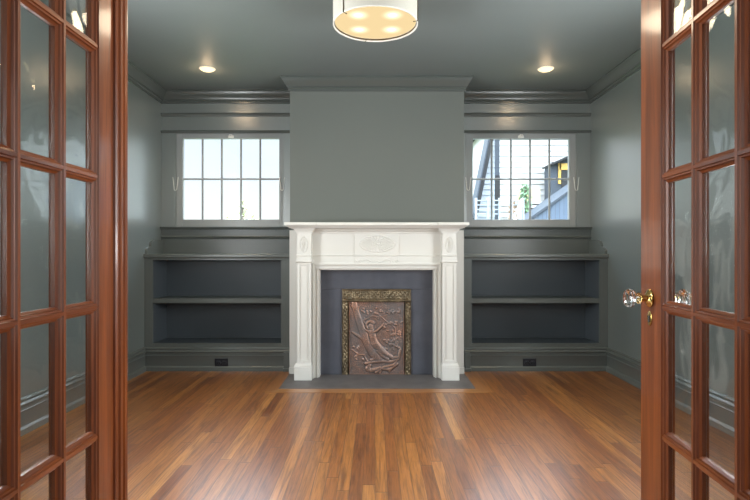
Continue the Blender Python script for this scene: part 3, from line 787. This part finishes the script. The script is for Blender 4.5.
# right leaf
A = .08; rot = -math.atan(A); hx = .739 + A * (hy - 1.37); k = math.sqrt(1 + A * A)
cols = [(.907 - hy) * k, (1.048 - hy) * k, (1.214 - hy) * k, (1.3575 - hy) * k]
dr, th = door(2, (hx, hy, 0), rot, 1, cols, (1.492 - hy) * k, 'mahogany fifteen pane glazed door on the right with glass knob', None)
ku = (1.435 - hy) * k; kz = .945
for s in (-1, 1):
    base = 0 if s < 0 else th
    Mx = Matrix.Translation((base, ku, kz)) @ Matrix.Rotation(s * math.pi / 2, 4, 'Y')
    bm = BM(); lathe(bm, [(.024, -.001), (.025, .002), (.022, .005), (.017, .006), (.014, .009), (.0095, .011), (.009, .014), (.0085, .022), (.011, .023), (.013, .025), (.011, .0275)], 32, Mx)
    rose = obj('knob_rose', bm, M['brass'], dr, local=True, label='round brass rose and shank')
    bm = BM(); lathe(bm, [(.010, .026), (.015, .0275), (.0155, .031), (.011, .036), (.012, .038), (.020, .042), (.0255, .048), (.0255, .056), (.021, .063), (.0125, .066)], 12, Mx)
    obj('glass_knob', bm, M['crystal'], rose, local=True, smooth=False, label='faceted clear glass knob')
    ez = .945 - .0545
    bm = BM(); lathe(bm, [(1, -.0008), (1, .0012), (.8, .0025)], 28, Matrix.Translation((base, ku, ez)) @ Matrix.Rotation(s * math.pi / 2, 4, 'Y') @ Matrix.Diagonal((.020, .0145, 1, 1)))
    esc = obj('keyhole_plate', bm, M['brass'], dr, local=True, label='small oval brass keyhole plate')
    bm = BM(); xx = sorted((base + s * .0022, base + s * .0032)); box(bm, xx[0], xx[1], ku - .0028, ku + .0028, ez - .010, ez + .002)
    lathe(bm, [(.0034, .0022), (.0034, .0032)], 14, Matrix.Translation((base, ku, ez + .004)) @ Matrix.Rotation(s * math.pi / 2, 4, 'Y'))
    obj('keyhole', bm, M['slot'], esc, local=True, smooth=False, label='dark keyhole')
# doorway casing
bm = BM()
box(bm, DX0 - .1, DX0, YF, YF + .02, 0, DZ + .1, .004); box(bm, DX1, DX1 + .1, YF, YF + .02, 0, DZ + .1, .004); box(bm, DX0, DX1, YF, YF + .02, DZ, DZ + .1, .004)
struct('trim_9', bm, M['trim'], 'green casing around the doorway of the glazed doors', 'casing')

# ------------------------------------------------------------------ lights in the ceiling
LY = 3.1; LX = PX(375.4, LY); zb = PZ(25.0, LY); LR = 42.2 / F * LY
r = root('drum_ceiling_light', (LX, LY, H), 'white drum ceiling light with lit frosted glass underside', 'ceiling light')
T0 = Matrix.Translation((LX, LY, 0))
bm = BM(); zt = zb + .165
lathe(bm, [(LR, zb), (LR, zt), (LR - .004, zt), (LR - .004, zb)], 96, T0, cap=False)
for a in range(96): pass
sh = obj('shade', bm, M['shade'], r, angle=50)
bm = BM(); lathe(bm, [(LR + .0015, zb - .002), (LR + .0015, zb + .006), (LR - .006, zb + .006), (LR - .006, zb - .002), (LR + .0015, zb - .002)], 96, T0, cap=False)
obj('bottom_rim', bm, M['dltrim'], r, angle=50, label='white rim of the shade')
bm = BM(); lathe(bm, [(LR - .0045, zb + .005), (LR - .0045, zb + .013), (LR - .009, zb + .013), (LR - .009, zb + .005), (LR - .0045, zb + .005)], 96, T0, cap=False)
obj('brass_ring', bm, M['darkbrass'], r, angle=50, label='dark brass ring inside the rim')
# diffuser has its own origin at the lamp axis so that its glass pattern sits on the lamps
bm = BM(); lathe(bm, [(.001, .0), (LR * .5, .001), (LR - .010, .003), (LR - .010, .007), (.001, .004)], 96)
df = obj('glass_diffuser', bm, M['diff'], r, local=True, angle=50, label='lit frosted glass plate'); df.location = (0, 0, zb + .012 - H)
for ang in (225, 345, 105):
    a = math.radians(ang); c, s_ = math.cos(a), math.sin(a)
    bm = BM()
    tube(bm, [(LX + c * (LR + .004), LY + s_ * (LR + .004), zt), (LX + c * (LR + .004), LY + s_ * (LR + .004), zb - .004), (LX + c * (LR - .022), LY + s_ * (LR - .022), zb - .005)], .0028, 8)
    obj('clip_rod', bm, M['darkbrass'], r, label='thin dark rod with hooked end holding the diffuser')
bm = BM(); lathe(bm, [(.065, H - .022), (.065, H - .0005)], 40, T0); lathe(bm, [(.008, zt), (.008, H - .02)], 16, T0)
obj('canopy', bm, M['dltrim'], r, angle=50)
bm = BM()
for a in range(3):
    q = math.radians(18 + 120 * a); tube(bm, [(LX, LY, zt - .004), (LX + math.cos(q) * (LR - .003), LY + math.sin(q) * (LR - .003), zt - .004)], .003, 8)
obj('spider', bm, M['darkbrass'], r)
# diffuser overlaps centre hole with a cap
def downlight(px, w):
    y = F * (H - EYE) / (CY - 68.5); x = PX(px, y)
    r = root('recessed_downlight', (x, y, H), 'lit recessed downlight in the ceiling above the %s window' % w, 'downlight', 'recessed downlights')
    Tm = Matrix.Translation((x, y, 0))
    bm = BM(); lathe(bm, [(.060, H - .0005), (.068, H - .0005), (.069, H - .003), (.066, H - .006), (.061, H - .006), (.060, H - .0005)], 40, Tm, cap=False); obj('trim_ring', bm, M['dltrim'], r, angle=50)
    bm = BM(); lathe(bm, [(.060, H - .001), (.059, H - .010), (.046, H - .018), (.018, H - .022)], 40, Tm); obj('lens', bm, M['led'], r, angle=60, label='glowing warm lens')
    l = bpy.data.lights.new('downlight_lamp', 'SPOT'); l.energy = 34; l.color = (1, .78, .52); l.spot_size = math.radians(125); l.spot_blend = .8; l.shadow_soft_size = .04
    lo = bpy.data.objects.new('downlight_lamp', l); COL.objects.link(lo); lo.location = (0, 0, -.03); lo.parent = r
    l = bpy.data.lights.new('downlight_glow', 'POINT'); l.energy = 1.3; l.color = (1, .70, .42); l.shadow_soft_size = .03
    lo = bpy.data.objects.new('downlight_glow', l); COL.objects.link(lo); lo.location = (0, 0, -.085); lo.parent = r
downlight(207.3, 'left'); downlight(545.8, 'right')
l = bpy.data.lights.new('drum_lamp', 'AREA'); l.shape = 'DISK'; l.size = LR * 1.8; l.energy = 6; l.color = (1, .84, .62)
lo = bpy.data.objects.new('drum_lamp', l); COL.objects.link(lo); lo.location = (LX, LY, zb - .012)
l = bpy.data.lights.new('drum_uplight', 'POINT'); l.energy = 1.3; l.color = (1, .9, .75); l.shadow_soft_size = .08
lo = bpy.data.objects.new('drum_uplight', l); COL.objects.link(lo); lo.location = (LX, LY, zt - .03)

# ------------------------------------------------------------------ outside
GZ = -1.2
bm = BM(); box(bm, -30, 30, YB + T + .3, 45, GZ - .1, GZ); struct('ground', bm, M['grass'], 'lawn outside below the windows', 'ground')

def clap(bm, x0, x1, y, z0, z1, step=.115):
    z = z0
    while z < z1 - 1e-4:
        zz = min(z + step, z1)
        prism(bm, [(y - .022, z), (y - .022, z + .006), (y - .004, zz), (y + .05, zz), (y + .05, z)], 'x', x0, x1); z = zz
HY = 11.0
r = root('neighbour_house', (4.5, HY, GZ), 'white clapboard house seen through the right window', 'house')
wx0 = PX(497, HY)
bm = BM(); clap(bm, wx0, 8.5, HY, GZ, 3.9); box(bm, wx0, 8.5, HY + .05, HY + 5, GZ, 3.9); obj('clapboard_wall', bm, M['siding'], r, smooth=False)
bm = BM(); box(bm, wx0 - .10, wx0 + .04, HY - .05, HY + .3, GZ, 3.95); obj('corner_board', bm, M['bluetrim'], r, smooth=False, label='blue grey corner board')
bm = BM(); prism(bm, [(wx0 - .2, 3.9), (8.9, 3.9), (8.9, 4.05), (5.5, 4.6), (wx0 - .2, 4.05)], 'y', HY - .4, HY + 5.3); obj('roof', bm, M['rake'], r, smooth=False)
bm = BM(); wz0, wz1 = PZ(201, HY), PZ(176, HY)
box(bm, PX(494.5, HY) , PX(499, HY), HY - .09, HY - .03, wz0, wz1); obj('shutter', bm, M['rake'], r, smooth=False, label='dark shutter')

GY = 9.6
r = root('gabled_house', (2.1, GY, GZ), 'shaded clapboard gable end with dark sloping roof edge, left in the right window', 'house')
def gp(px, py): return (PX(px, GY), PZ(py, GY))
bm = BM()
xa, za = gp(473.5, 215); xb, zb2 = gp(489, 139); xc = PX(494.5, GY)
zs = za; step = .10
def xs_at(z): return xa + (xb - xa) * (z - za) / (zb2 - za)
z = GZ
while z < 3.5:
    zz = z + step; xl = min(xs_at(max(z, za - .6)), xc - .02)
    prism(bm, [(GY - .02, z), (GY - .02, z + .005), (GY - .004, zz), (GY + .05, zz), (GY + .05, z)], 'x', xl, xc); z = zz
obj('gable_wall', bm, M['sidingb'], r, smooth=False)
bm = BM()
q0 = (xs_at(za - .6), za - .6); q1 = (xs_at(3.5), 3.5)
prism(bm, [(q0[0] - .05, q0[1]), (q0[0] + .03, q0[1]), (q1[0] + .03, q1[1]), (q1[0] - .05, q1[1])], 'y', GY - .28, GY + .1)
obj('rake_board', bm, M['rake'], r, smooth=False, label='dark sloping roof edge')
bm = BM(); prism(bm, [(q0[0] - .065, q0[1]), (q0[0] - .04, q0[1]), (q1[0] - .04, q1[1]), (q1[0] - .065, q1[1])], 'y', GY - .31, GY + .1)
obj('rake_trim', bm, M['bluetrim'], r, smooth=False)

RY = 8.6
def rail(px0, px1, py0, py1, label):
    r = root('deck_railing', (PX(px0, RY), RY, GZ), label, 'railing')
    for py in (200.5, 205, 209.5, 214):
        z = PZ(py, RY); bm = BM(); box(bm, PX(px0, RY), PX(px1, RY), RY - .02, RY + .02, z - .008, z + .008); obj('rail', bm, M['sidingb'], r, smooth=False)
    n_ = 5
    for k in range(n_):
        x = PX(px0 + (px1 - px0) * k / (n_ - 1), RY); bm = BM(); box(bm, x - .015, x + .015, RY - .03, RY + .03, GZ, PZ(198, RY)); obj('post', bm, M['sidingb'], r, smooth=False)
rail(476, 523, 200, 218, 'white deck railing in front of the gabled house')

# yellow panelled lean-to with timber stack
r = root('garden_shed', (3.1, 10.2, GZ), 'small timber shed with pale yellow panel in front of the white house', 'shed')
SYd = 10.2
bm = BM(); box(bm, PX(524.5, SYd), PX(540, SYd), SYd, SYd + .5, PZ(201, SYd), PZ(188.5, SYd)); obj('yellow_panel', bm, M['yell2'], r, smooth=False)
bm = BM(); box(bm, PX(515, SYd), PX(548, SYd), SYd + .05, SYd + .5, GZ, PZ(201.2, SYd)); obj('wall', bm, M['timber'], r, smooth=False)
for k, py in enumerate((202.5, 206.5, 211, 216)):
    bm = BM(); z = PZ(py, SYd); box(bm, PX(516 + k * 2, SYd), PX(546 - k, SYd), SYd - .06, SYd + .05, z - .03, z + .02); obj('board', bm, M['siding'], r, smooth=False, label='pale board')

# blue shingled porch roof
r = root('porch', (4.1, 9.0, GZ), 'low building with blue shingled sloping roof at the right window edge', 'building')
py0 = 8.8
ax, az = PX(529, py0), PZ(222, py0); bx_, bz_ = PX(572, py0), PZ(190.5, py0); cx_ = PX(600, py0); cz_ = az + (bz_ - az) * (cx_ - ax) / (bx_ - ax)
bm = BM(); t_ = .08
prism(bm, [(ax, az), (cx_, cz_), (cx_, az - .3), (ax, az - .3)], 'y', py0, py0 + .05); wl = obj('shingled_gable', bm, M['shingle'], r, smooth=False)
for v in wl.data.vertices: pass
bm = BM(); prism(bm, [(ax - .05, az - .02), (cx_, cz_ - .02 + .02), (cx_, cz_ + t_ * .4), (ax - .05, az + t_ * .4)], 'y', py0 - .04, py0 + .9); obj('roof', bm, M['bluetrim'], r, smooth=False)
bm = BM(); box(bm, ax + .1, cx_ - .05, py0 + .06, py0 + .85, GZ, az - .06); obj('wall', bm, M['siding'], r, smooth=False)

# yellow house corner with dark window wall
r = root('yellow_house', (4.3, 10.4, GZ), 'yellow trimmed house corner with dark blue wall above the blue roof', 'house')
yy = 10.4
def yp(px, py): return (PX(px, yy), PZ(py, yy))
bm = BM(); prism(bm, [yp(551, 205), yp(551, 165.5), yp(575, 155), yp(575, 205)], 'y', yy, yy + .4); box(bm, PX(551, yy), PX(575, yy), yy + .05, yy + .4, GZ, PZ(204, yy)); obj('dark_wall', bm, M['bluetrim'], r, smooth=False)
bm = BM(); prism(bm, [yp(549.5, 166), yp(549.5, 164), yp(577, 152), yp(577, 154.5)], 'y', yy - .15, yy + .45); obj('eave', bm, M['rake'], r, smooth=False)
bm = BM(); box(bm, PX(559, yy), PX(575, yy), yy - .03, yy, PZ(170, yy), PZ(163.5, yy)); box(bm, PX(558, yy), PX(560.5, yy), yy - .03, yy, PZ(184, yy), PZ(163.5, yy)); obj('yellow_trim', bm, M['yellow'], r, smooth=False)
bm = BM(); box(bm, PX(561.5, yy), PX(574, yy), yy - .02, yy, PZ(198, yy), PZ(171.5, yy)); obj('dark_window', bm, M['rake'], r, smooth=False)

def tree(name, x, y, ztop, rad, mat, label, nleaf, squash=1.0):
    r = root(name, (x, y, GZ), label, 'tree')
    bm = BM(); rg = random.Random(int(abs(x * 100)))
    tube(bm, [(x, y, GZ), (x + .03, y, (GZ + ztop) / 2), (x, y, ztop - rad * .6)], [.09, .07, .02], 8)
    for k in range(9):
        a = rg.uniform(0, 6.3); z = ztop - rad * rg.uniform(.8, 2.0); tube(bm, [(x, y, z), (x + math.cos(a) * rad * .6, y + math.sin(a) * rad * .6, z + rad * .6)], [.03, .008], 6)
    obj('trunk', bm, M['bark'], r)
    bm = BM()
    for k in range(nleaf):
        d = Vector((rg.gauss(0, 1), rg.gauss(0, 1), rg.gauss(0, 1))).normalized() * rad * rg.uniform(.3, 1) ** .5
        c = Vector((x + d.x, y + d.y, ztop - rad * squash + d.z * squash)); 
        n1 = Vector((rg.gauss(0, 1), rg.gauss(0, 1), rg.gauss(0, 1))).normalized(); n2 = n1.orthogonal().normalized(); s = rg.uniform(.03, .06)
        vs = [bm.verts.new(c + n1 * s), bm.verts.new(c + n2 * s * .5 + n1 * .2 * s), bm.verts.new(c - n1 * s), bm.verts.new(c - n2 * s * .5 + n1 * .2 * s)]
        bm.faces.new(vs)
    obj('foliage', bm, mat, r, smooth=False)
ty = 14.0
tree('garden_tree', PX(232, ty), ty + 1, PZ(208, ty), .7, M['leaf'], 'pale leafy tree top low in the left window', 1500)
tree('garden_tree', PX(254, ty), ty - 1.2, PZ(204, ty), .12, M['leaf'], 'thin upright shrub right of the pale tree in the left window', 110, 2.0)
tree('garden_tree', PX(518, 10.4), 9.9, PZ(183, 9.9), .11, M['leafg'], 'narrow green tree beside the white house', 260, 3.2)

# ------------------------------------------------------------------ sky, sun, added fill lights
w = bpy.data.worlds.new('sky'); S.world = w; w.use_nodes = True; nt = w.node_tree; nt.nodes.clear()
out = nt.nodes.new('ShaderNodeOutputWorld'); bg = nt.nodes.new('ShaderNodeBackground'); tc = nt.nodes.new('ShaderNodeTexCoord'); sx = nt.nodes.new('ShaderNodeSeparateXYZ')
cr = nt.nodes.new('ShaderNodeValToRGB'); e = cr.color_ramp.elements
e[0].position = 0; e[0].color = (.85, .86, .84, 1); e[1].position = .2; e[1].color = (.70, .78, .88, 1)
for p, c in ((.06, (.82, .84, .85, 1)), (.5, (.76, .86, 1, 1))): q = e.new(p); q.color = c
st = nt.nodes.new('ShaderNodeMapRange'); st.inputs[1].default_value = .22; st.inputs[2].default_value = .5; st.inputs[3].default_value = 1.45; st.inputs[4].default_value = 12
nt.links.new(tc.outputs['Generated'], sx.inputs[0]); nt.links.new(sx.outputs[2], cr.inputs[0]); nt.links.new(sx.outputs[2], st.inputs[0])
nt.links.new(cr.outputs[0], bg.inputs[0]); nt.links.new(st.outputs[0], bg.inputs[1]); nt.links.new(bg.outputs[0], out.inputs[0])

l = bpy.data.lights.new('sun', 'SUN'); l.energy = .5; l.angle = math.radians(2); l.color = (1, .95, .86)
lo = bpy.data.objects.new('sun', l); COL.objects.link(lo); lo.rotation_euler = Vector((-.55, .75, -.75)).to_track_quat('-Z', 'Y').to_euler()
def area(name, loc, aim, sx_, sy_, e, col):
    l = bpy.data.lights.new(name, 'AREA'); l.shape = 'RECTANGLE'; l.size = sx_; l.size_y = sy_; l.energy = e; l.color = col
    o = bpy.data.objects.new(name, l); COL.objects.link(o); o.location = loc
    o.rotation_euler = (Vector(aim) - Vector(loc)).to_track_quat('-Z', 'Z').to_euler()
area('added_rear_fill', (0, YR + .1, 1.45), (0, 5, 1.35), 3.8, 2.2, 36, (1, .97, .93))  # added unseen fill; the rear wall has no window
for s_, xx in ((1, XL - .12), (-1, XR + .12)):
    area('added_side_fill', (xx, (SW[0] + SW[1]) / 2, 1.5), (xx + s_, (SW[0] + SW[1]) / 2, 1.95), 1.1, 1.45, 158, (.95, .98, 1))  # added fill lights set in the added side windows

# ------------------------------------------------------------------ camera, view
cam = bpy.data.cameras.new('camera'); cam.sensor_width = 36; cam.lens = F / 750 * 36; cam.shift_y = (CY - 250) / 750; cam.clip_start = .02
co = bpy.data.objects.new('camera', cam); COL.objects.link(co); co.location = (0, 0, EYE); co.rotation_euler = (math.pi / 2, 0, 0)
S.camera = co
S.view_settings.view_transform = 'Standard'; S.view_settings.look = 'None'; S.view_settings.gamma = 1; S.view_settings.use_curve_mapping = False
S.view_settings.exposure = 0
S.cycles.transparent_max_bounces = 24
